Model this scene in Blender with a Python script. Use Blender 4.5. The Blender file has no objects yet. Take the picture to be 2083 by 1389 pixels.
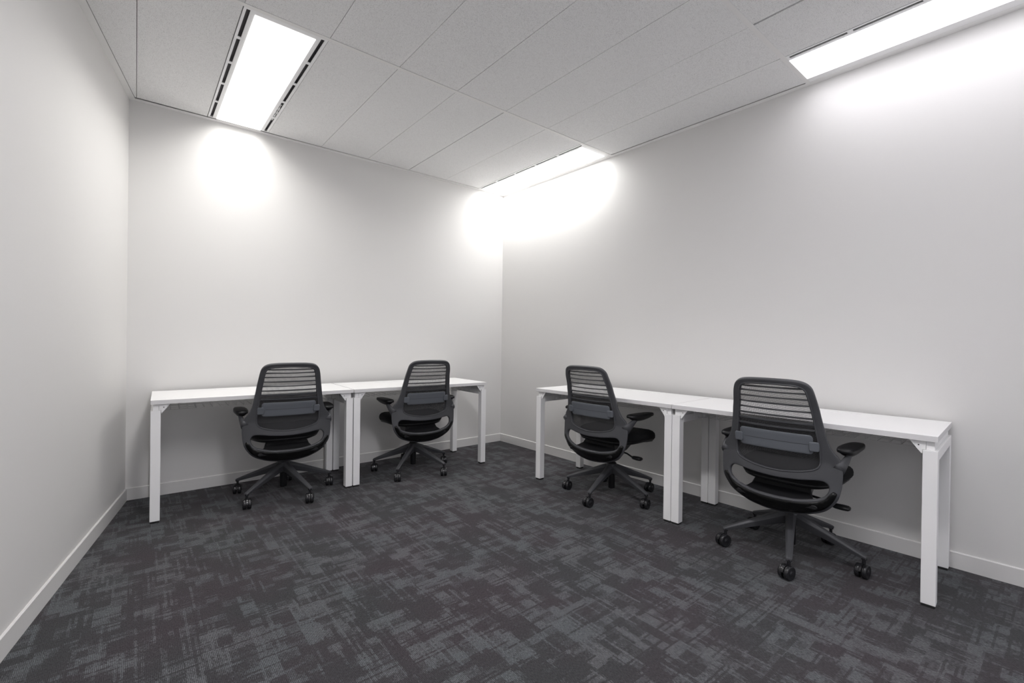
import bpy, bmesh, math, random
from mathutils import Vector, Matrix
from mathutils.geometry import delaunay_2d_cdt, intersect_point_line
random.seed(7)
PI = math.pi
SC = bpy.context.scene
COL = SC.collection

# ------------------------------------------------------------------ camera
CAM = Vector((-3.1587, -4.0484, 1.1232))
YAW, PITCH, ROLL, FPX = -0.6852, -0.0034, 0.0130, 937.02
fw = Vector((-math.sin(YAW)*math.cos(PITCH), math.cos(YAW)*math.cos(PITCH), math.sin(PITCH)))
rr = Vector((math.cos(YAW), math.sin(YAW), 0))
uu = rr.cross(fw)
rt = rr*math.cos(ROLL)+uu*math.sin(ROLL)
up = -rr*math.sin(ROLL)+uu*math.cos(ROLL)
cd = bpy.data.cameras.new('camera')
cd.sensor_width = 36.0
cd.lens = FPX/2083*36.0
cd.clip_start = .05
cam = bpy.data.objects.new('camera', cd)
COL.objects.link(cam)
cam.matrix_world = Matrix(((rt.x, up.x, -fw.x, CAM.x), (rt.y, up.y, -fw.y, CAM.y), (rt.z, up.z, -fw.z, CAM.z), (0, 0, 0, 1)))
SC.camera = cam

# ------------------------------------------------------------------ world, exposure
LAMP = (2.4, 8.0, 3.4, 34.0)     # strength of the four diffusers: left, far corner, top right, added lamp behind the camera
DOWN = (13.0, 6.5, 2.5, 2.0)      # watts of the directed share of each lamp
SPREAD = 150
DAY = 1.0             # sky light through the window added behind the camera
W = bpy.data.worlds.new('world')
SC.world = W
W.use_nodes = True
W.node_tree.nodes['Background'].inputs[0].default_value = (.93, .93, 1, 1)
W.node_tree.nodes['Background'].inputs[1].default_value = DAY
SC.view_settings.view_transform = 'Standard'
SC.view_settings.look = 'None'
SC.view_settings.gamma = 1
SC.view_settings.exposure = 0.14
SC.view_settings.use_curve_mapping = False

# ------------------------------------------------------------------ room numbers (metres; the far right corner is the origin)
H = 2.72
BA, RA, LA = -0.0063, -0.0167, -0.1767       # slight skew of back, right and left walls
LX = -3.2085
YB = -5.7                                    # wall behind the camera
TEE = [-1.499, -2.995, -4.491]
J = lambda k: -0.366-(4-k)*0.4
def back_y(x): return x*BA
def right_x(y): return y*RA
def left_x(y): return LX-y*LA

# ------------------------------------------------------------------ materials
def mat(name, base, rough=.5, metal=0., spec=.5, coat=0.):
    m = bpy.data.materials.new(name)
    m.use_nodes = True
    b = m.node_tree.nodes['Principled BSDF']
    b.inputs['Base Color'].default_value = (*base, 1)
    b.inputs['Roughness'].default_value = rough
    b.inputs['Metallic'].default_value = metal
    b.inputs['Specular IOR Level'].default_value = spec
    b.inputs['Coat Weight'].default_value = coat
    return m
def nd(m, t, **kw):
    n = m.node_tree.nodes.new(t)
    for k, v in kw.items(): setattr(n, k, v)
    return n
def lk(m, a, b): m.node_tree.links.new(a, b)
def bsdf(m): return m.node_tree.nodes['Principled BSDF']
def math_n(m, op, a, b=None, clamp=False):
    n = nd(m, 'ShaderNodeMath', operation=op, use_clamp=clamp)
    for i, v in enumerate((a, b)):
        if v is None: continue
        if isinstance(v, (int, float)): n.inputs[i].default_value = v
        else: lk(m, v, n.inputs[i])
    return n.outputs[0]
def coords(m, kind='Object'):
    return nd(m, 'ShaderNodeTexCoord').outputs[kind]
def noise(m, vec, scale, detail=2., rough=.5):
    n = nd(m, 'ShaderNodeTexNoise')
    n.inputs['Scale'].default_value = scale
    n.inputs['Detail'].default_value = detail
    n.inputs['Roughness'].default_value = rough
    lk(m, vec, n.inputs['Vector'])
    return n.outputs['Fac']
def ramp(m, fac, stops):
    n = nd(m, 'ShaderNodeValToRGB')
    el = n.color_ramp.elements
    while len(el) < len(stops): el.new(.5)
    for e, (p, c) in zip(el, stops):
        e.position = p
        e.color = (*c, 1) if len(c) == 3 else c
    lk(m, fac, n.inputs[0])
    return n.outputs[0]
def bump(m, h, strength, dist):
    n = nd(m, 'ShaderNodeBump')
    n.inputs['Strength'].default_value = strength
    n.inputs['Distance'].default_value = dist
    lk(m, h, n.inputs['Height'])
    lk(m, n.outputs[0], bsdf(m).inputs['Normal'])

def paint(name, base, rough, sc=260, st=.12, dist=.0015):
    m = mat(name, base, rough, spec=.35)
    v = coords(m)
    bump(m, noise(m, v, sc, 3.), st, dist)
    return m
M_WALL = paint('wall_paint', (.70, .69, .675), .62)
M_TRIMP = paint('baseboard_paint', (.70, .69, .675), .42, 60, .03)
M_GRID = mat('ceiling_grid_white', (.84, .83, .815), .45)
M_LAMPWHITE = mat('lamp_housing_white', (.90, .90, .90), .4)
M_VOID = mat('void_dark', (.012, .011, .012), .9)
M_SLOT = mat('slot_dark', (.035, .03, .036), .55)

# ceiling tile: mineral fibre with fine pin holes and crumbs
M_TILE = mat('ceiling_tile_mineral', (.7, .7, .68), .9, spec=.1)
v = coords(M_TILE)
n1 = noise(M_TILE, v, 330, 3., .65)
vo = nd(M_TILE, 'ShaderNodeTexVoronoi'); vo.inputs['Scale'].default_value = 210
lk(M_TILE, v, vo.inputs['Vector'])
pin = math_n(M_TILE, 'LESS_THAN', vo.outputs['Distance'], .22)
nz2 = noise(M_TILE, v, 60, 2.)
pin2 = math_n(M_TILE, 'MULTIPLY', pin, math_n(M_TILE, 'GREATER_THAN', nz2, .50))
c1 = ramp(M_TILE, n1, [(.34, (.62, .615, .61)), (.48, (.88, .876, .87)), (.7, (.93, .93, .925))])
mx = nd(M_TILE, 'ShaderNodeMix', data_type='RGBA')
lk(M_TILE, pin2, mx.inputs[0]); lk(M_TILE, c1, mx.inputs[6]); mx.inputs[7].default_value = (.45, .44, .43, 1)
lk(M_TILE, mx.outputs[2], bsdf(M_TILE).inputs['Base Color'])
bump(M_TILE, n1, .5, .002)

# carpet tiles: woven blocks in charcoal and slate
M_CARPET = mat('carpet_tiles', (.05, .05, .055), .95, spec=.12)
m = M_CARPET
v = coords(m)
def warp(vec, amp, scale):
    n = nd(m, 'ShaderNodeTexNoise'); n.inputs['Scale'].default_value = scale; n.inputs['Detail'].default_value = 3
    lk(m, vec, n.inputs['Vector'])
    s = nd(m, 'ShaderNodeVectorMath', operation='SUBTRACT'); lk(m, n.outputs['Color'], s.inputs[0]); s.inputs[1].default_value = (.5, .5, .5)
    k = nd(m, 'ShaderNodeVectorMath', operation='SCALE'); lk(m, s.outputs[0], k.inputs[0]); k.inputs['Scale'].default_value = amp
    a = nd(m, 'ShaderNodeVectorMath', operation='ADD'); lk(m, vec, a.inputs[0]); lk(m, k.outputs[0], a.inputs[1])
    return a.outputs[0]
wv = warp(v, .007, 40)
def bricks(w, h, off, rot=False, freq=2, seed=(0, 0)):
    mp = nd(m, 'ShaderNodeMapping'); lk(m, wv, mp.inputs['Vector'])
    mp.inputs['Location'].default_value = (seed[0], seed[1], 0)
    if rot: mp.inputs['Rotation'].default_value = (0, 0, PI/2)
    b = nd(m, 'ShaderNodeTexBrick'); b.offset = off; b.offset_frequency = freq; b.squash = .62; b.squash_frequency = 3
    b.inputs['Color1'].default_value = (0, 0, 0, 1); b.inputs['Color2'].default_value = (1, 1, 1, 1)
    b.inputs['Mortar'].default_value = (.0, .0, .0, 1)
    b.inputs['Scale'].default_value = 1; b.inputs['Mortar Size'].default_value = 0
    b.inputs['Brick Width'].default_value = w; b.inputs['Row Height'].default_value = h
    lk(m, mp.outputs[0], b.inputs['Vector'])
    return b.outputs['Color']
b1 = bricks(.155, .052, .37, True, 2, (.03, .11))      # blocks long along y
b2 = bricks(.115, .046, .41, False, 3, (1.7, .31))    # blocks long along x
b3 = bricks(.24, .009, .29, True, 2, (.4, 2.2))       # thin light streaks along y
b4 = bricks(.22, .008, .43, False, 2, (3.1, .9))      # thin dark streaks along x
b5 = bricks(.070, .058, .5, False, 2, (.77, 1.4))
b6 = bricks(.5, .5, 0, False, 2, (.12, .27))          # tone of each carpet tile
mpy = nd(m, 'ShaderNodeMapping'); mpy.inputs['Scale'].default_value = (400, 95, 100); lk(m, v, mpy.inputs['Vector'])
yarn = noise(m, mpy.outputs[0], 1.0, 2., .65)
wvn = nd(m, 'ShaderNodeTexWave', wave_type='BANDS', bands_direction='X'); wvn.inputs['Scale'].default_value = 63; wvn.inputs['Distortion'].default_value = 1.6
wvn.inputs['Detail'].default_value = 1.5; wvn.inputs['Detail Scale'].default_value = 9
lk(m, v, wvn.inputs['Vector'])
s = math_n(m, 'MULTIPLY', b1, .36)
s = math_n(m, 'ADD', s, math_n(m, 'MULTIPLY', b2, .34))
s = math_n(m, 'ADD', s, math_n(m, 'MULTIPLY', b5, .24))
s = math_n(m, 'ADD', s, math_n(m, 'MULTIPLY', math_n(m, 'GREATER_THAN', b3, .86), .20))
s = math_n(m, 'ADD', s, math_n(m, 'MULTIPLY', math_n(m, 'GREATER_THAN', b4, .86), -.24))
s = math_n(m, 'ADD', s, math_n(m, 'MULTIPLY', math_n(m, 'SUBTRACT', b6, .5), .05))
s = math_n(m, 'ADD', s, math_n(m, 'MULTIPLY', math_n(m, 'SUBTRACT', noise(m, v, 30, 4.), .5), .26))
s = math_n(m, 'ADD', s, math_n(m, 'MULTIPLY', math_n(m, 'SUBTRACT', yarn, .5), .42))
nr = nd(m, 'ShaderNodeMapRange'); lk(m, s, nr.inputs[0]); nr.inputs[1].default_value = .42; nr.inputs[2].default_value = .70
blk = nr.outputs[0]
# light blocks are light threads over the dark ground
thr = math_n(m, 'ADD', math_n(m, 'MULTIPLY', wvn.outputs['Fac'], .75), math_n(m, 'MULTIPLY', yarn, .55))
fac = math_n(m, 'MULTIPLY', blk, thr, True)
ground = ramp(m, noise(m, v, 2.2, 2.), [(.38, (.0480, .0405, .0460)), (.62, (.0430, .0430, .0460))])
thread = ramp(m, noise(m, v, 3.1, 2.), [(.38, (.132, .135, .143)), (.60, (.119, .131, .139))])
mxc = nd(m, 'ShaderNodeMix', data_type='RGBA')
lk(m, fac, mxc.inputs[0]); lk(m, ground, mxc.inputs[6]); lk(m, thread, mxc.inputs[7])
mod = math_n(m, 'ADD', math_n(m, 'MULTIPLY', wvn.outputs['Fac'], .22), math_n(m, 'MULTIPLY', math_n(m, 'SUBTRACT', yarn, .15), 2.25))
vm = nd(m, 'ShaderNodeVectorMath', operation='SCALE'); lk(m, mxc.outputs[2], vm.inputs[0]); lk(m, mod, vm.inputs['Scale'])
lk(m, vm.outputs[0], bsdf(m).inputs['Base Color'])
bsdf(m).inputs['Sheen Weight'].default_value = .10
bsdf(m).inputs['Sheen Roughness'].default_value = .45
bump(m, math_n(m, 'ADD', wvn.outputs['Fac'], yarn), .6, .002)

M_TOP = paint('desk_laminate_white', (.86, .855, .85), .38, 400, .05, .0005)
M_EDGE = mat('desk_edge_band', (.70, .69, .69), .45)
M_LEG = paint('white_powder_coat', (.87, .865, .86), .38, 700, .05, .0004)
M_WIRE = mat('grey_wire', (.74, .73, .72), .35, metal=.2)
M_RUBBER = mat('black_rubber', (.012, .012, .012), .7)
M_FRAME = paint('chair_charcoal_plastic', (.062, .063, .068), .46, 900, .08, .0004)
M_LUMBAR = paint('chair_slate_plastic', (.115, .124, .138), .42, 900, .06, .0004)
M_RIB = mat('chair_rib_plastic', (.040, .041, .045), .4)
M_BLACK = paint('chair_black_plastic', (.010, .010, .011), .38, 800, .06, .0004)
M_GLOSS = mat('chair_glossy_black', (.005, .005, .005), .30, spec=.3)
M_WHEEL = mat('caster_black', (.016, .016, .018), .27)
M_STEEL = mat('gas_column_black_steel', (.02, .02, .02), .3, metal=.6)
M_FABRIC = mat('seat_fabric_black', (.011, .011, .012), .95, spec=.1)
v = coords(M_FABRIC)
bump(M_FABRIC, noise(M_FABRIC, v, 900, 2.), .5, .001)
M_FABRIC.node_tree.nodes['Principled BSDF'].inputs['Sheen Weight'].default_value = .05

# knitted back mesh: a fine net of threads with open holes, knitted tighter in the lower third
M_NET = mat('chair_knit_mesh', (.016, .016, .018), .7)
m = M_NET
v = coords(m)
sx = nd(m, 'ShaderNodeSeparateXYZ'); lk(m, v, sx.inputs[0])
k = 2*PI/.0044
a = math_n(m, 'SINE', math_n(m, 'MULTIPLY', math_n(m, 'ADD', sx.outputs[0], sx.outputs[2]), k*.7))
b = math_n(m, 'SINE', math_n(m, 'MULTIPLY', math_n(m, 'SUBTRACT', sx.outputs[0], sx.outputs[2]), k*.7))
hole = math_n(m, 'MULTIPLY', a, b)
tight = nd(m, 'ShaderNodeMapRange'); lk(m, sx.outputs[2], tight.inputs[0])
tight.inputs[1].default_value = .70; tight.inputs[2].default_value = .77; tight.inputs[3].default_value = .78; tight.inputs[4].default_value = .13
alpha = math_n(m, 'LESS_THAN', hole, tight.outputs[0])
lk(m, alpha, bsdf(m).inputs['Alpha'])

def emis(name, col, st):
    m = bpy.data.materials.new(name); m.use_nodes = True
    nt = m.node_tree; nt.nodes.remove(nt.nodes['Principled BSDF'])
    e = nt.nodes.new('ShaderNodeEmission'); e.inputs[0].default_value = (*col, 1); e.inputs[1].default_value = st
    nt.links.new(e.outputs[0], nt.nodes['Material Output'].inputs[0])
    return m
TINT = ((1.0, .985, .965), (1.0, .995, .985), (.965, .95, 1.0), (.985, .965, 1.0))
M_LIT = [emis('lamp_diffuser_lit_%d' % i, TINT[i], LAMP[i]) for i in range(4)]

# ------------------------------------------------------------------ mesh helpers
def obj(name, bm, m, parent=None, smooth=False, mods=()):
    me = bpy.data.meshes.new(name)
    bmesh.ops.recalc_face_normals(bm, faces=bm.faces[:])
    bm.to_mesh(me); bm.free()
    ms = m if isinstance(m, (list, tuple)) else [m]
    for q in ms: me.materials.append(q)
    if smooth:
        for p in me.polygons: p.use_smooth = True
    o = bpy.data.objects.new(name, me)
    COL.objects.link(o)
    if parent: o.parent = parent
    for t, kw in mods:
        md = o.modifiers.new(t.lower(), t)
        for k_, v_ in kw.items(): setattr(md, k_, v_)
    return o
def shade(o, ang=40):
    me = o.data
    for p in me.polygons: p.use_smooth = True
    bm = bmesh.new(); bm.from_mesh(me)
    for e in bm.edges:
        if len(e.link_faces) == 2 and e.calc_face_angle(0) > math.radians(ang): e.smooth = False
    bm.to_mesh(me); bm.free()
    return o
def thing(name, label, cat, loc=(0, 0, 0), rz=0., group=None):
    o = bpy.data.objects.new(name, None)
    o.empty_display_size = .1
    COL.objects.link(o)
    o.location = loc; o.rotation_euler = (0, 0, rz)
    o['label'] = label; o['category'] = cat
    if group: o['group'] = group
    return o
def struct(name, bm, m, **kw):
    o = obj(name, bm, m, **kw)
    o['kind'] = 'structure'
    return o
def box(bm, x0, x1, y0, y1, z0, z1, mi=0, M=None):
    vs = [bm.verts.new((x, y, z)) for z in (z0, z1) for y in (y0, y1) for x in (x0, x1)]
    fs = []
    for q in ((0, 2, 3, 1), (4, 5, 7, 6), (0, 1, 5, 4), (2, 6, 7, 3), (0, 4, 6, 2), (1, 3, 7, 5)):
        f = bm.faces.new([vs[i] for i in q]); f.material_index = mi; fs.append(f)
    if M is not None:
        for w in vs: w.co = M @ w.co
    return vs
def prism(bm, poly, z0, z1):
    a = [bm.verts.new((x, y, z0)) for x, y in poly]
    b = [bm.verts.new((x, y, z1)) for x, y in poly]
    n = len(poly)
    bm.faces.new(a); bm.faces.new(b)
    for i in range(n): bm.faces.new((a[i], a[(i+1) % n], b[(i+1) % n], b[i]))
    return a+b
def tube(bm, pts, r, seg=8, closed=False, rs=None):
    pts = [Vector(p) for p in pts]; n = len(pts); rings = []
    prev = None
    for i, p in enumerate(pts):
        if closed: t = (pts[(i+1) % n]-pts[i-1]).normalized()
        else: t = (pts[min(i+1, n-1)]-pts[max(i-1, 0)]).normalized()
        ref = Vector((0, 0, 1)) if abs(t.z) < .9 else Vector((0, 1, 0))
        s_ = t.cross(ref).normalized()
        if prev is not None and s_.dot(prev) < 0: s_ = -s_
        prev = s_
        u_ = s_.cross(t)
        R_ = rs[i] if rs else r
        rings.append([bm.verts.new(p+(s_*math.cos(2*PI*k/seg)+u_*math.sin(2*PI*k/seg))*R_) for k in range(seg)])
    m_ = n if closed else n-1
    for i in range(m_):
        A, B = rings[i], rings[(i+1) % n]
        for k in range(seg): bm.faces.new((A[k], A[(k+1) % seg], B[(k+1) % seg], B[k]))
    if not closed: bm.faces.new(rings[0]); bm.faces.new(rings[-1])
def lathe(bm, prof, seg=28, M=None, cap=True):
    rings = []
    for r, z in prof:
        rings.append([bm.verts.new((r*math.cos(2*PI*k/seg), r*math.sin(2*PI*k/seg), z)) for k in range(seg)])
    for A, B in zip(rings, rings[1:]):
        for k in range(seg): bm.faces.new((A[k], A[(k+1) % seg], B[(k+1) % seg], B[k]))
    if cap: bm.faces.new(rings[0]); bm.faces.new(rings[-1])
    if M is not None:
        for r in rings:
            for w in r: w.co = M @ w.co
def loft(bm, rings):
    vs = [[bm.verts.new(p) for p in r] for r in rings]
    n = len(vs[0])
    for A, B in zip(vs, vs[1:]):
        for k in range(n): bm.faces.new((A[k], A[(k+1) % n], B[(k+1) % n], B[k]))
    bm.faces.new(vs[0]); bm.faces.new(vs[-1])
def bev(w=.002, s=2, ang=40): return ('BEVEL', dict(width=w, segments=s, limit_method='ANGLE', angle_limit=math.radians(ang), harden_normals=False))
def smooth_curve(pts, n, closed=False):
    """Catmull-Rom through 2-D or 3-D points"""
    P = [Vector(p) for p in pts]; out = []; m_ = len(P)
    seg = m_ if closed else m_-1
    for i in range(seg):
        if closed: p0, p1, p2, p3 = P[i-1], P[i], P[(i+1) % m_], P[(i+2) % m_]
        else: p0, p1, p2, p3 = P[max(i-1, 0)], P[i], P[i+1], P[min(i+2, m_-1)]
        for j in range(n):
            t = j/n
            out.append(.5*((2*p1)+(p2-p0)*t+(2*p0-5*p1+4*p2-p3)*t*t+(3*p1-p0-3*p2+p3)*t**3))
    if not closed: out.append(P[-1])
    return out
def resample(pts, step, closed=True):
    P = list(pts)+([pts[0]] if closed else [])
    L = sum((b-a).length for a, b in zip(P, P[1:])); n = max(3, round(L/step)); d = L/n
    out = [P[0]]; acc = 0; tgt = d
    for a, b in zip(P, P[1:]):
        l = (b-a).length
        while acc+l >= tgt-1e-9 and len(out) < n:
            out.append(a+(b-a)*((tgt-acc)/l)); tgt += d
        acc += l
    if not closed: out.append(P[-1])
    return out

# ------------------------------------------------------------------ room shell
bm = bmesh.new()
prism(bm, [(left_x(.15)-.1, .15), (.3, .15), (.3, YB-.1), (left_x(YB)-.1, YB-.1)], -.05, 0)
struct('floor', bm, M_CARPET)
bm = bmesh.new(); prism(bm, [(LX-.0, back_y(LX)), (0, 0), (0.12, .12), (LX-.1, .14)], 0, H+.12)
struct('wall_back', bm, M_WALL)
bm = bmesh.new(); prism(bm, [(0, 0), (.12, .12), (right_x(YB)+.12, YB), (right_x(YB), YB)], 0, H+.12)
struct('wall_right', bm, M_WALL)
xl = left_x(back_y(LX))
bm = bmesh.new(); prism(bm, [(xl, back_y(LX)), (xl-.12, .14), (left_x(YB)-.12, YB), (left_x(YB), YB)], 0, H+.12)
struct('wall_left', bm, M_WALL)
# front wall, behind the camera, with one wide window added to let daylight in
WX0, WX1, WZ0, WZ1 = left_x(YB)+.15, right_x(YB)-.15, .15, 2.62
bm = bmesh.new()
XA, XB = left_x(YB)-.1, .3
for (a, b, c, d) in ((XA, WX0, 0, H+.12), (WX1, XB, 0, H+.12), (WX0, WX1, 0, WZ0), (WX0, WX1, WZ1, H+.12)):
    box(bm, a, b, YB-.12, YB, c, d)
struct('wall_front', bm, M_WALL)
bm = bmesh.new()
for i in range(5):
    x = WX0+(WX1-WX0-.04)*i/4
    box(bm, x, x+.04, YB-.08, YB-.03, WZ0+.04, WZ1-.04)
box(bm, WX0, WX1, YB-.08, YB-.03, WZ0, WZ0+.04); box(bm, WX0, WX1, YB-.08, YB-.03, WZ1-.04, WZ1)
struct('added_window_1', bm, M_GRID)
pd = bpy.data.lights.new('added_daylight', 'AREA'); pd.shape = 'RECTANGLE'; pd.size = WX1-WX0; pd.size_y = WZ1-WZ0
pd.cycles.is_portal = True  # portal for the sky light of the added window
po = bpy.data.objects.new('added_daylight', pd); COL.objects.link(po)
po.location = ((WX0+WX1)/2, YB-.1, (WZ0+WZ1)/2); po.rotation_euler = (PI/2, 0, 0)

BBH, BBT = .083, .009
def baseboard(name, a, b, nrm):
    """a straight strip on the wall line a-b standing nrm * thickness into the room"""
    a, b, n_ = Vector((*a, 0)), Vector((*b, 0)), Vector((*nrm, 0)).normalized()
    bm = bmesh.new()
    prof = [(0, 0), (BBT, 0), (BBT, BBH-.004), (BBT-.004, BBH), (0, BBH)]
    A = [bm.verts.new(a+n_*p+Vector((0, 0, z))) for p, z in prof]
    B = [bm.verts.new(b+n_*p+Vector((0, 0, z))) for p, z in prof]
    bm.faces.new(A); bm.faces.new(B)
    for i in range(5): bm.faces.new((A[i], A[(i+1) % 5], B[(i+1) % 5], B[i]))
    struct(name, bm, M_TRIMP)
baseboard('baseboard_back', (LX, back_y(LX)), (-BBT, back_y(-BBT)), (0, -1))
baseboard('baseboard_right', (right_x(-.0), -.0), (right_x(YB), YB), (-1, 0))
baseboard('baseboard_left', (xl, back_y(LX)-BBT), (left_x(YB), YB), (1, -.18))

# perimeter angle of the suspended ceiling
def angle_trim(name, a, b, nrm, w=.036):
    a, b, n_ = Vector((*a, 0)), Vector((*b, 0)), Vector((*nrm, 0)).normalized()
    bm = bmesh.new()
    prof = [(0, H-.004), (w, H-.001), (w, H+.001), (.002, H+.0), (.002, H+.022), (0, H+.022)]
    A = [bm.verts.new(a+n_*p+Vector((0, 0, z))) for p, z in prof]
    B = [bm.verts.new(b+n_*p+Vector((0, 0, z))) for p, z in prof]
    bm.faces.new(A); bm.faces.new(B)
    for i in range(6): bm.faces.new((A[i], A[(i+1) % 6], B[(i+1) % 6], B[i]))
    struct(name, bm, M_GRID)
angle_trim('trim_1', (LX, back_y(LX)), (0, 0), (0, -1))
angle_trim('trim_2', (0, 0), (right_x(YB), YB), (-1, 0))
angle_trim('trim_3', (xl, back_y(LX)), (left_x(YB), YB), (1, -.18))
# main tees
for i, y in enumerate(TEE):
    bm = bmesh.new()
    box(bm, left_x(y)+.012, right_x(y)-.012, y-.013, y+.013, H-.0008, H+.0010)
    box(bm, left_x(y)+.012, right_x(y)-.012, y-.002, y+.002, H+.001, H+.03)
    struct('trim_%d' % (4+i), bm, M_GRID, mods=[bev(.0004, 1)])

# ceiling: tiles laid between the tees, hollow void above
bm = bmesh.new()
rows = [(-.030, TEE[0]+.003), (TEE[0]-.003, TEE[1]+.003), (TEE[1]-.003, TEE[2]+.003), (TEE[2]-.003, YB)]
GAPS = {(0, 2): .006, (0, -2): .005, (2, 3): .012, (0, 1): .0032, (1, 1): .003}
lamps = {(0, -2), (0, 4), (2, 4), (2, -2)}
for ri, (y1, y0) in enumerate(rows):
    for k in range(-7, 5):
        if (ri, k) in lamps: continue
        x0, x1 = J(k), (J(k+1) if k < 4 else .3)
        g0 = GAPS.get((ri, k), .0026); g1 = GAPS.get((ri, k+1), .0026)
        # tapered lower edge around each tile
        a = [(x0+g0/2, y0), (x1-g1/2, y0), (x1-g1/2, y1), (x0+g0/2, y1)]
        dz = random.uniform(0, .0008)
        prism(bm, a, H+.0014+dz, H+.017)
# cut the tiles back to the perimeter angle
for co, no in (((0, -.0385, 0), Vector((-BA, 1, 0))), ((-.0420, 0, 0), Vector((1, -RA, 0))), ((LX+.0385, 0, 0), Vector((-1, -LA, 0)))):
    no.normalize()
    bmesh.ops.bisect_plane(bm, geom=bm.verts[:]+bm.edges[:]+bm.faces[:], plane_co=Vector(co), plane_no=no, clear_outer=True)
bmesh.ops.holes_fill(bm, edges=[e for e in bm.edges if e.is_boundary], sides=8)
struct('ceiling', bm, M_TILE)
bm = bmesh.new(); prism(bm, [(left_x(.1)-.1, .12), (.3, .12), (.3, YB-.1), (left_x(YB)-.1, YB-.1)], H+.12, H+.17)
struct('ceiling', bm, M_VOID)

# ------------------------------------------------------------------ ceiling lamps
def lamp(x0, y_far, y_near, label, right_slot, idx, group='recessed ceiling lamps'):
    """x0 left edge; y_far nearer the back wall; lamp hangs at its own centre"""
    wd = .397 if right_slot else None
    cx, cy = x0+.2, (y_far+y_near)/2
    t = thing('ceiling_light', label, 'ceiling light', (cx, cy, H), 0, group)
    X = lambda q: x0+q-cx
    Y = lambda q: q-cy
    hy0, hy1 = Y(y_near), Y(y_far)
    bm = bmesh.new()
    z0, z1 = 0.0, .004
    slots = [(.014, .031)]+([(.366, .383)] if right_slot else [])
    n = 5; bar = .024; sl = (abs(y_far-y_near)-.026-(n-1)*bar)/n
    edges = [0, .014, .031, .054]
    box(bm, X(0.0015), X(.014), hy0, hy1, z0, z1)
    box(bm, X(.031), X(.054), hy0, hy1, z0, z1)
    re_ = .343 if right_slot else .328
    if right_slot:
        box(bm, X(.343), X(.366), hy0, hy1, z0, z1); box(bm, X(.383), X(.3985), hy0, hy1, z0, z1)
    else:
        def rx(y, o): return right_x(y)-.0355-cx-o
        # narrow flange running to the perimeter angle
        a = [(X(re_), hy0), (rx(y_near, 0), hy0), (rx(y_far, 0), hy1), (X(re_), hy1)]
        prism(bm, a, z0, z1)
    for (a, b) in slots:
        y = hy0+.013-bar
        box(bm, X(a), X(b), hy0, hy0+.013, z0, z1)
        yy = hy0+.013
        for i in range(n):
            yy += sl
            box(bm, X(a), X(b), yy, min(yy+bar, hy1), z0, z1)
            yy += bar
    re_ = .343 if right_slot else .328
    box(bm, X(.054), X(re_), hy0, hy0+.033, z0, z1)          # near end rail
    # housing walls above
    for q in (.0015, .0535, re_+.001)+((.3975,) if right_slot else ()):
        box(bm, X(q), X(q)+.001, hy0, hy1, z1, .075)
    box(bm, X(0.0015), X(re_+.001), hy0, hy0+.001, z1, .075); box(bm, X(.0015), X(re_+.001), hy1-.001, hy1, z1, .075)
    box(bm, X(.0015), X(re_), hy0, hy1, .075, .077)
    obj('housing', bm, M_LAMPWHITE, t)
    for (a, b) in slots:
        bm = bmesh.new()
        box(bm, X(a)-.006, X(b)+.006, hy0+.004, hy1-.004, .018, .020)
        obj('air_slot', bm, M_SLOT, t)
    bm = bmesh.new()
    box(bm, X(.0545), X(re_-.0005), hy0+.0335, hy1-.001, -.0025, .009)
    obj('diffuser', bm, M_LIT[idx], t)
    ld = bpy.data.lights.new('lamp_light', 'AREA'); ld.shape = 'RECTANGLE'; ld.size = .284; ld.size_y = hy1-hy0-.045
    ld.energy = DOWN[idx]; ld.color = TINT[idx]; ld.spread = math.radians(SPREAD)
    lo = bpy.data.objects.new('lamp_light', ld); COL.objects.link(lo); lo.parent = t
    lo.location = ((X(.0545)+X(re_))/2, (hy0+hy1+.03)/2, -.0035)
    return t
lt = lamp(J(-2), -.036, TEE[0]+.0125, 'white recessed ceiling lamp with two rows of dark air slots, above the left desks', True, 0)
lamp(J(4), -.036, TEE[0]+.0125, 'bright recessed ceiling lamp tucked into the far corner against the right wall', False, 1)
lamp(J(4), TEE[1]-.0125, TEE[2]+.0125, 'bright recessed ceiling lamp at the top right of the photo, along the right wall', False, 2)
lamp(J(-2), TEE[1]-.0125, TEE[2]+.0125, 'white recessed ceiling lamp with two rows of dark air slots, added unseen behind the camera', True, 3)  # extra lamp added out of view to brighten the room
# crumpled plastic scrap caught in the right air slot of the first lamp
bm = bmesh.new()
rnd = random.Random(3)
nx, ny = 4, 26
g = [[None]*(ny+1) for _ in range(nx+1)]
for i in range(nx+1):
    for j in range(ny+1):
        w = .3+.7*abs(math.sin(j*.55+1))*(1 if 4 < j < 22 else .5)
        g[i][j] = bm.verts.new(((i/nx-.5)*.014*w+.001*rnd.uniform(-1, 1), (j/ny-.5)*.30, rnd.uniform(-.004, .004)))
for i in range(nx):
    for j in range(ny): bm.faces.new((g[i][j], g[i+1][j], g[i+1][j+1], g[i][j+1]))
pl = obj('plastic_scrap', bm, M_LAMPWHITE, mods=[('SOLIDIFY', dict(thickness=.0008))])
pl.location = (J(-2)+.3755, -.41, H+.0065)
pl['label'] = 'crumpled white plastic scrap caught in the right air slot of the left ceiling lamp'
pl['category'] = 'plastic scrap'

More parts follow.
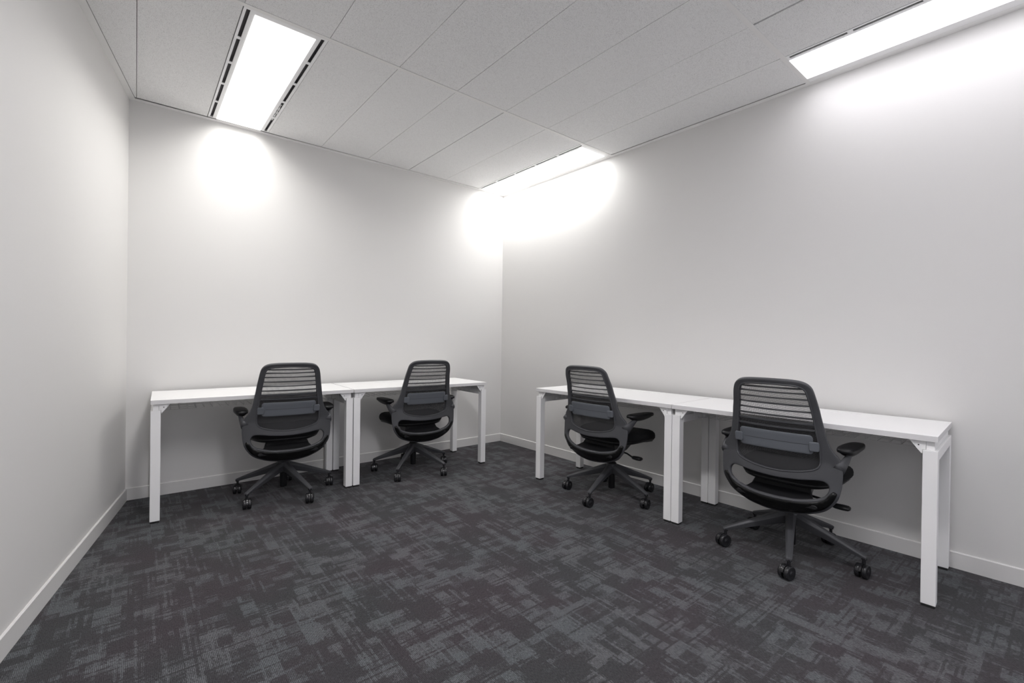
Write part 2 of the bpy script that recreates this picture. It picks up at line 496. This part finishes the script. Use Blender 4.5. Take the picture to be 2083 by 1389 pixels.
# ------------------------------------------------------------------ desks
DH, DT, DD, LEGW, LZ = .7366, .0255, .574, .050, .672
def make_desk(name, L):
    t = thing(name, 'desk', 'desk')
    bm = bmesh.new(); box(bm, .0008, L-.0008, 0, DD, DH-DT, DH)
    bm.faces.ensure_lookup_table()
    for f in bm.faces:
        if abs(f.calc_center_median().z-DH) > .001: f.material_index = 1
    obj('desktop', bm, [M_TOP, M_EDGE], t, mods=[bev(.0012, 2)])
    bm = bmesh.new(); box(bm, L/2-.24, L/2+.24, DD-.095, DD-.004, DH-.002, DH+.0012)
    obj('cable_flap', bm, M_TOP, t, mods=[bev(.0006, 1)])
    for sx in (0, 1):
        X0, X1 = (0.001, LEGW) if sx == 0 else (L-LEGW, L-.001)
        for (y0, y1) in ((.008, .008+LEGW), (DD-.012-LEGW, DD-.012)):
            bm = bmesh.new(); box(bm, X0, X1, y0, y1, .012, LZ)
            lg = obj('leg', bm, M_LEG, t, mods=[bev(.0018, 2)])
            bm = bmesh.new(); box(bm, X0+.003, X1-.003, y0+.003, y1-.003, 0, .0122)
            obj('foot', bm, M_RUBBER, lg, mods=[bev(.001, 1)])
        bm = bmesh.new(); box(bm, X0, X1, .008+LEGW+.0004, DD-.012-LEGW-.0004, LZ-.044, LZ)
        obj('side_rail', bm, M_LEG, t, mods=[bev(.0015, 2)])
        bm = bmesh.new()
        a, b = (.012, .040) if sx == 0 else (L-.040, L-.012)
        box(bm, a, b, .022, DD-.024, LZ, DH-DT)
        obj('spacer_rail', bm, M_LEG, t, mods=[bev(.001, 1)])
        # gusset plates at the front and the back of the frame
        for yy in (.018, DD-.028):
            bm = bmesh.new()
            P = [(.097, DH-DT), (.0405, DH-DT), (.0405, LZ+.0006), (.0515, LZ+.0006), (.0515, .655), (.0555, .655)]
            if sx: P = [(L-x, z) for x, z in P]
            A = [bm.verts.new((x, yy, z)) for x, z in P]; B = [bm.verts.new((x, yy+.004, z)) for x, z in P]
            bm.faces.new(A); bm.faces.new(B)
            for i in range(6): bm.faces.new((A[i], A[(i+1) % 6], B[(i+1) % 6], B[i]))
            gp = obj('gusset_plate', bm, M_LEG, t, mods=[bev(.0006, 1)])
            if yy < .1:
                bm = bmesh.new(); lathe(bm, [(.0028, 0), (.0028, .003)], 12, Matrix.Translation(((L-.064) if sx else .064, yy-.0008, .6905)) @ Matrix.Rotation(-PI/2, 4, 'X'))
                obj('screw', bm, M_RUBBER, gp)
        # brackets that carry the wire tray
        for yy in (.185, .385):
            bm = bmesh.new()
            a, b = (LEGW, LEGW+.004) if sx == 0 else (L-LEGW-.004, L-LEGW)
            box(bm, a, b, yy, yy+.034, .642, DH-DT)
            box(bm, *((a, a+.05) if sx == 0 else (b-.05, b)), yy, yy+.034, DH-DT-.003, DH-DT)
            obj('tray_bracket', bm, M_LEG, t)
    # wire cable tray
    bm = bmesh.new()
    ya, yb, zt, zb = .205, .405, DH-DT-.002, .650
    x0, x1 = .10, L-.10
    n = 23
    for i in range(n):
        x = x0+(x1-x0)*i/(n-1)
        tube(bm, [(x, ya, zt), (x, ya, zb), (x, yb, zb), (x, yb, zt)], .0017, 5)
    for (y, z) in ((ya, zb), (ya, .680), (yb, zb), (yb, .680), ((ya+yb)/2, zb)):
        tube(bm, [(x0-.03, y, z), (x1+.03, y, z)], .0013, 5)
    obj('wire_tray', bm, M_WIRE, t, smooth=True)
    return t
def copy_tree(o, parent=None):
    c = o.copy(); COL.objects.link(c)
    if parent: c.parent = parent
    for ch in list(o.children): copy_tree(ch, c)
    return c
GD = 'white bench desks along the walls'
angB = math.atan(-.0329)
dk = make_desk('office_desk', 1.199)
def place_desk(o, x, y, rz, label):
    o.location = (x, y, 0); o.rotation_euler = (0, 0, rz); o['label'] = label; o['group'] = GD
u = Vector((math.cos(angB), math.sin(angB)))
place_desk(dk, -3.088, -.590, angB, 'white desk nearest the left wall, leftmost in the photo')
p = Vector((-3.088, -.590))+u*1.204
place_desk(copy_tree(dk), p.x, p.y-.0, angB, 'white desk on the back wall, next to the far corner')
angR = -PI/2+math.atan(.0499)
u = Vector((math.cos(angR), math.sin(angR)))
prev = copy_tree(dk)
prev.scale = (.986, 1, 1)
place_desk(prev, -.648, -1.289, angR, 'white desk on the right wall, next to the far corner')
p = Vector((-.648, -1.289))+u*1.184
last = copy_tree(dk)
last.scale = (1.014, 1, 1)
place_desk(last, p.x, p.y, angR, 'white desk on the right wall nearest the camera, rightmost in the photo')

# ------------------------------------------------------------------ office chair (local: x right, y forward, origin on the floor under the column)
def interp(tab, z):
    if z <= tab[0][0]: return tab[0][1]
    for (a, b), (c, d) in zip(tab, tab[1:]):
        if z <= c:
            t = (z-a)/(c-a); t = t*t*(3-2*t)*.4+t*.6
            return b+(d-b)*t
    return tab[-1][1]
OFF = [(.28, .120), (.31, .150), (.36, .190), (.42, .212), (.50, .205), (.56, .201), (.63, .212), (.72, .230), (.80, .252), (.90, .292), (.96, .322)]
BUL = [(.28, .095), (.36, .075), (.46, .055), (.60, .045), (.80, .040), (.96, .030)]
def ysurf(x, z):
    q = max(0., 1-(x/.27)**2)
    return -(interp(OFF, z)+interp(BUL, z)*q)
OUT = [(0, .953), (.09, .951), (.138, .944), (.166, .926), (.180, .895), (.193, .82), (.205, .74), (.217, .67), (.236, .622), (.260, .588), (.271, .545), (.272, .49), (.264, .425), (.243, .377), (.205, .335), (.145, .305), (.07, .290), (0, .286)]
OPEN = [(0, .925), (.08, .923), (.122, .917), (.143, .900), (.152, .865), (.163, .79), (.172, .72), (.180, .65), (.186, .59), (.184, .553), (.168, .530), (.12, .513), (.06, .503), (0, .499)]
HOLE = [(0, .461), (.1, .466), (.17, .475), (.205, .474), (.223, .455), (.222, .428), (.203, .400), (.16, .382), (.09, .369), (0, .365)]
def mirror(half): return half+[(-x, z) for x, z in reversed(half[1:-1])]
def loop2(half, step=.009): return resample([Vector((p.x, p.y)) for p in smooth_curve(mirror(half), 6, True)], step)
def inside(p, poly):
    c = False; n = len(poly); j = n-1
    for i in range(n):
        a, b = poly[i], poly[j]
        if (a.y > p.y) != (b.y > p.y) and p.x < (b.x-a.x)*(p.y-a.y)/(b.y-a.y)+a.x: c = not c
        j = i
    return c
def dist_loop(p, poly):
    d = 9.
    for i in range(len(poly)):
        a, b = poly[i-1], poly[i]; ab = b-a
        t = max(0, min(1, (p-a).dot(ab)/max(ab.length_squared, 1e-12)))
        d = min(d, (a+ab*t-p).length)
    return d
def sheet(outer, holes, step, fy):
    """triangulated sheet in the x-z plane bent to y = fy(x, z)"""
    loops = [outer]+holes
    pts = []; edges = []
    for lp in loops:
        b0 = len(pts); pts += lp; n = len(lp)
        edges += [(b0+i, b0+(i+1) % n) for i in range(n)]
    xs = [p.x for p in outer]; zs = [p.y for p in outer]
    z = min(zs); row = 0
    while z < max(zs):
        x = min(xs)+(step/2 if row % 2 else 0)
        while x < max(xs):
            p = Vector((x, z))
            if inside(p, outer) and not any(inside(p, h) for h in holes) and min(dist_loop(p, lp) for lp in loops) > step*.6: pts.append(p)
            x += step
        z += step*.87; row += 1
    vs, es, fs, *_ = delaunay_2d_cdt(pts, edges, [], 0, 1e-6)
    bm = bmesh.new()
    bv = [bm.verts.new((p.x, fy(p.x, p.y), p.y)) for p in vs]
    for f in fs:
        c = sum((vs[i] for i in f), Vector((0, 0)))/len(f)
        if inside(c, outer) and not any(inside(c, h) for h in holes): bm.faces.new([bv[i] for i in f])
    for w in list(bm.verts):
        if not w.link_faces: bm.verts.remove(w)
    return bm
L_OUT, L_OPEN, L_HOLE = loop2(OUT), loop2(OPEN), loop2(HOLE)

def rounded_rect(x0, x1, z0, z1, r, n=5):
    P = []
    for cx, cz, a0 in ((x1-r, z1-r, 0), (x0+r, z1-r, PI/2), (x0+r, z0+r, PI), (x1-r, z0+r, 1.5*PI)):
        for i in range(n+1):
            a = a0+PI/2*i/n; P.append(Vector((cx+r*math.cos(a), cz+r*math.sin(a))))
    return P

def make_chair():
    t = thing('office_chair', 'chair', 'office chair')
    # back frame
    bm = sheet(L_OUT, [L_OPEN, L_HOLE], .014, ysurf)
    obj('back_frame', bm, M_FRAME, t, smooth=True, mods=[('SOLIDIFY', dict(thickness=.020, offset=0)), bev(.0055, 3, 50)])
    # raised rim around the mesh opening
    P = [Vector((p.x, ysurf(p.x, p.y)-.0105, p.y)) for p in loop2([(x*1.012+(0.002 if x > 0 else 0), .712+(z-.712)*1.012) for x, z in OPEN], .012)]
    bm = bmesh.new(); tube(bm, P, .0042, 8, True)
    obj('back_rim', bm, M_FRAME, t, smooth=True)
    # glossy black channel in the lower loop
    outer = [p for p in smooth_curve([q for q in OUT if q[1] < .43], 8)]
    inner = [p for p in smooth_curve([q for q in HOLE if q[1] < .44], 8)]
    def off(poly, d):
        out = []
        for i, p in enumerate(poly):
            tg = (poly[min(i+1, len(poly)-1)]-poly[max(i-1, 0)]).normalized()
            out.append(p+Vector((-tg.y, tg.x))*d)
        return out
    o_ = off(outer, -.0075); i_ = off(inner, .0095)
    i_ = [p for p in i_ if p.x >= -1e-4]; o_ = [p for p in o_ if p.x >= -1e-4]
    end = smooth_curve([i_[0], (i_[0]+o_[0])/2+Vector((.001, .012)), o_[0]], 5)[1:-1]
    half = [p for p in reversed(i_)]+end+o_            # from bottom centre of the hole up the side, over and back down outside
    full = half+[Vector((-p.x, p.y)) for p in reversed(half) if p.x > 1e-3]
    full = resample(full, .009)
    bm = sheet(full, [], .013, lambda x, z: ysurf(x, z)-.0120-.0065*min(1., max(0., (.41-z)/.06)))
    obj('lower_channel', bm, M_GLOSS, t, smooth=True, mods=[('SOLIDIFY', dict(thickness=.003, offset=0))])
    # knitted mesh, on the sitter's side of the frame
    ml = loop2([(x*1.03, .712+(z-.712)*1.02) for x, z in OPEN], .014)
    bm = sheet(ml, [], .016, lambda x, z: ysurf(x, z)+.006)
    obj('back_mesh', bm, M_NET, t, smooth=True)
    # horizontal ribs
    bm = bmesh.new()
    op = L_OPEN
    def hw(z):
        best = .1
        for i in range(len(op)):
            a, b = op[i-1], op[i]
            if (a.y-z)*(b.y-z) <= 0 and abs(b.y-a.y) > 1e-6:
                x = a.x+(b.x-a.x)*(z-a.y)/(b.y-a.y)
                if x > best: best = x
        return best
    for z in (.711, .740, .769, .799, .829, .859, .887, .910):
        h_ = hw(z)+.004
        th = .0052 if z < .75 else .0038
        rings = []
        for i in range(21):
            x = -h_+2*h_*i/20
            zz = z-.002*(1-(x/h_)**2)
            y = ysurf(x, zz)-.001
            rings.append([(x, y-.006, zz+th*.5), (x, y-.0035, zz+th), (x, y+.005, zz+th), (x, y+.005, zz-th), (x, y-.0035, zz-th), (x, y-.006, zz-th*.5)])
        loft(bm, rings)
    obj('back_ribs', bm, M_RIB, t, smooth=False)
    # lumbar support plate with two clips
    lp = resample(rounded_rect(-.165, .165, .598, .690, .014), .010)
    bm = sheet(lp, [], .014, lambda x, z: ysurf(x, z)-.014)
    lu = obj('lumbar_support', bm, M_LUMBAR, t, smooth=True, mods=[('SOLIDIFY', dict(thickness=.010, offset=0)), bev(.003, 2, 50)])
    bm = sheet(resample(rounded_rect(-.150, .150, .6425, .6445, .0009), .010), [], .014, lambda x, z: ysurf(x, z)-.0196)
    obj('groove', bm, M_RIB, lu, smooth=True)
    for sx in (-1, 1):
        q = rounded_rect(.150, .190, .615, .660, .006)
        q = resample([Vector((sx*p.x, p.y)) for p in q], .008)
        bm = sheet(q, [], .010, lambda x, z: ysurf(x, z)-.022)
        obj('clip', bm, M_LUMBAR, lu, smooth=True, mods=[('SOLIDIFY', dict(thickness=.012, offset=0)), bev(.0025, 2, 50)])
    # seat cushion
    def outline(s_, n=56):
        P = []
        for i in range(n):
            a = 2*PI*i/n; c, s2 = math.cos(a), math.sin(a)
            e = .42
            x = math.copysign(abs(c)**e, c); y = math.copysign(abs(s2)**(e if s2 > 0 else .62), s2)
            yy = .035+y*.225
            wx = .245 if yy > -.02 else .245-(.02+abs(yy+.02))*.16
            P.append((x*wx, yy))
        cx, cy = 0, .035
        return [(cx+(px-cx)*s_, cy+(py-cy)*s_) for px, py in P]
    def seatrings(levels):
        R = []
        for s_, z in levels:
            R.append([(x, y, z-max(0, y-.08)**2*1.25-abs(x)**2*(-.10)) for x, y in outline(s_)])
        return R
    bm = bmesh.new()
    R = seatrings([(.90, .424), (.965, .428), (.995, .442), (1.0, .458), (.985, .474), (.94, .486), (.85, .493), (.65, .494), (.4, .492), (.15, .491)])
    loft(bm, R)
    obj('seat', bm, M_FABRIC, t, smooth=True)
    bm = bmesh.new()
    R = seatrings([(.55, .386), (.80, .398), (.93, .412), (.955, .424), (.93, .430)])
    loft(bm, R)
    obj('seat_pan', bm, M_BLACK, t, smooth=True)
    # tilt mechanism
    bm = bmesh.new()
    rings = []
    for y, w, z0, z1 in ((-.256, .185, .340, .358), (-.235, .180, .338, .363), (-.20, .160, .335, .372), (-.165, .142, .332, .388), (-.145, .128, .330, .425), (-.09, .118, .325, .432), (-.02, .100, .325, .42), (.07, .085, .325, .41), (.13, .075, .345, .40)):
        r = min(.012, (z1-z0)*.4)
        rings.append([(-w, y, z0+r), (-w+r, y, z0), (w-r, y, z0), (w, y, z0+r), (w, y, z1-r), (w-r, y, z1), (-w+r, y, z1), (-w, y, z1-r)])
    loft(bm, rings)
    tm = obj('tilt_mechanism', bm, M_BLACK, t, mods=[bev(.004, 2, 30)]); shade(tm, 50)
    bm = bmesh.new()
    tube(bm, [(.09, -.03, .340), (.15, -.03, .334), (.19, -.03, .318), (.196, -.03, .316)], .006, 8)
    rings = []
    for x, a, b in ((.20, .010, .007), (.215, .020, .010), (.245, .024, .011), (.268, .023, .010), (.276, .016, .006)):
        rings.append([(x-.008, -.03+a*math.cos(2*PI*k_/12), .316+1.25*b*math.sin(2*PI*k_/12)) for k_ in range(12)])
    loft(bm, rings)
    obj('lever', bm, M_BLACK, tm, smooth=True)
    # armrests
    for sx in (-1, 1):
        bm = bmesh.new()
        # gusset growing out of the frame's shoulder, then the post up to the pad
        path = [(.258, -.212, .535, .022, .046), (.264, -.192, .552, .020, .038), (.272, -.168, .570, .016, .028), (.277, -.148, .586, .013, .022), (.279, -.130, .600, .012, .022), (.280, -.110, .613, .014, .030)]
        rings = []
        for x, y, z, a, b in path:
            rings.append([(sx*(x+a*math.cos(2*PI*k_/14)), y+b*.55*math.sin(2*PI*k_/14), z-.6*b*math.sin(2*PI*k_/14)) for k_ in range(14)])
        loft(bm, rings)
        ar = obj('armrest', bm, M_FRAME, t, smooth=True)
        bm = bmesh.new()
        def padring(s_, z, dy=0.):
            P = []
            for i in range(36):
                a = 2*PI*i/36; c, s2 = math.cos(a), math.sin(a)
                x = math.copysign(abs(c)**.6, c)*.041; y = math.copysign(abs(s2)**.6, s2)*.130
                w = 1-.18*(y/.130 if y > 0 else 0)
                P.append((sx*(.276+x*s_*w+.05*(y*s_)), -.062+dy+y*s_, z-.009))
            return P
        loft(bm, [padring(.86, .620), padring(.97, .623), padring(1, .630), padring(.985, .637), padring(.93, .642), padring(.7, .6435), padring(.3, .6432)])
        obj('arm_pad', bm, M_BLACK, ar, smooth=True)
        bm = bmesh.new()
        loft(bm, [padring(.40, .600, -.02), padring(.62, .607, -.01), padring(.80, .616), padring(.84, .621)])
        obj('pad_base', bm, M_BLACK, ar, smooth=True)
    # column
    bm = bmesh.new()
    lathe(bm, [(.014, .20), (.014, .33)], 24)
    lathe(bm, [(.030, .305), (.034, .315), (.034, .345)], 24)
    obj('gas_column', bm, M_STEEL, t, smooth=True)
    bm = bmesh.new()
    lathe(bm, [(.021, .050), (.0235, .054), (.0245, .15), (.0245, .22), (.031, .222), (.034, .226), (.033, .236), (.026, .240)], 28)
    obj('column_sleeve', bm, M_BLACK, t, smooth=True)
    # five-star base
    hub = bpy.data.objects.new('star_base', None)
    bm = bmesh.new()
    lathe(bm, [(.026, .160), (.033, .165), (.040, .19), (.040, .225), (.034, .232), (.026, .232)], 28)
    hub = obj('star_base', bm, M_FRAME, t, smooth=True)
    protoleg = None
    for k_ in range(5):
        if k_ == 0:
            bm = bmesh.new()
            rings = []
            for r, w, zt, hgt in ((.022, .0265, .232, .070), (.06, .0245, .217, .062), (.12, .022, .192, .052), (.18, .0195, .167, .043), (.24, .0175, .142, .034), (.29, .016, .121, .027), (.322, .015, .107, .022), (.333, .0125, .101, .016)):
                tw = w*.52
                rings.append([(r, -tw, zt), (r, tw, zt), (r, w, zt-hgt*.30), (r, w*.62, zt-hgt), (r, -w*.62, zt-hgt), (r, -w, zt-hgt*.30)])
            loft(bm, rings)
            protoleg = obj('base_leg', bm, M_FRAME, hub, mods=[bev(.002, 2, 25)]); shade(protoleg, 25)
            leg = protoleg
            # caster, built round its stem axis with its wheel trailing along -x
            bm = bmesh.new()
            lathe(bm, [(.0075, .052), (.0075, .095)], 14)
            lathe(bm, [(.0125, .084), (.0125, .092)], 18)
            # hood over the wheels
            rings = []
            for i in range(11):
                a = PI*(.05+.9*i/10)
                cx_, cz_ = -.016+.0372*math.cos(a), .0345+.0372*math.sin(a)
                cx2, cz2 = -.016+.030*math.cos(a), .0345+.030*math.sin(a)
                rings.append([(cx_, -.0045, cz_), (cx_, .0045, cz_), (cx2, .0045, cz2), (cx2, -.0045, cz2)])
            loft(bm, rings)
            cs = obj('caster', bm, M_BLACK, leg, smooth=False); shade(cs, 35)
            cs.location = (.322, 0, 0)
            # twin wheels joined into the same caster mesh
            bm = bmesh.new(); bm.from_mesh(cs.data)
            for s2 in (-1, 1):
                Mx = Matrix.Translation((-.016, 0, .0345)) @ Matrix.Rotation(PI/2*(-s2), 4, 'X')
                lathe(bm, [(.0300, .0050), (.0335, .0062), (.0345, .0090), (.0345, .0195), (.0330, .0235), (.0285, .0252), (.0255, .0238), (.0090, .0242), (.0080, .0256), (.0020, .0260)], 32, Mx)
            for f in bm.faces: f.smooth = True
            for e in bm.edges:
                if len(e.link_faces) == 2: e.smooth = e.calc_face_angle(0) < math.radians(40)
            bm.to_mesh(cs.data); bm.free()
            cs.data.materials.clear(); cs.data.materials.append(M_WHEEL)
        else:
            leg = protoleg.copy(); COL.objects.link(leg); leg.parent = hub
            c2 = cs.copy(); COL.objects.link(c2); c2.parent = leg
        leg.rotation_euler = (0, 0, 2*PI*k_/5)
    return t
ch = make_chair()
def place_chair(o, x, y, deg, base_deg, label, swivel):
    """deg: world heading of the sitter; base_deg: world heading of one base leg; swivel: world headings the casters trail to"""
    o.location = (x, y, 0); o.rotation_euler = (0, 0, math.radians(deg-90))
    o['label'] = label; o['group'] = 'charcoal mesh back swivel chairs at the white desks'
    hub = [c for c in o.children if c.name.startswith('star_base')][0]
    hub.rotation_euler = (0, 0, math.radians(base_deg-(deg-90)))
    legs = sorted([c for c in hub.children], key=lambda c: c.rotation_euler.z)
    for i, lg in enumerate(legs):
        wr = base_deg+72*i
        c = lg.children[0]
        c.rotation_euler = (0, 0, math.radians(swivel[i % len(swivel)]-wr))
others = [copy_tree(ch) for _ in range(3)]
place_chair(ch, -2.325, -.445, 83.9, -.6, 'black swivel chair at the desk nearest the left wall', [72, 80, 76, 84, 70])
place_chair(others[0], -1.307, -.462, 85.6, 5.4, 'black swivel chair on the back wall beside the far corner, smallest in the photo', [66, 58, 70, 62, 60])
place_chair(others[1], -.448, -1.905, 2.7, -24, 'black swivel chair left of the paired desk legs on the right wall', [5, -4, 10, 0, 12])
place_chair(others[2], -.425, -3.090, 3.0, -17.6, 'largest, nearest black swivel chair, beside the rightmost desk leg', [-16, -10, -20, -14, -6])
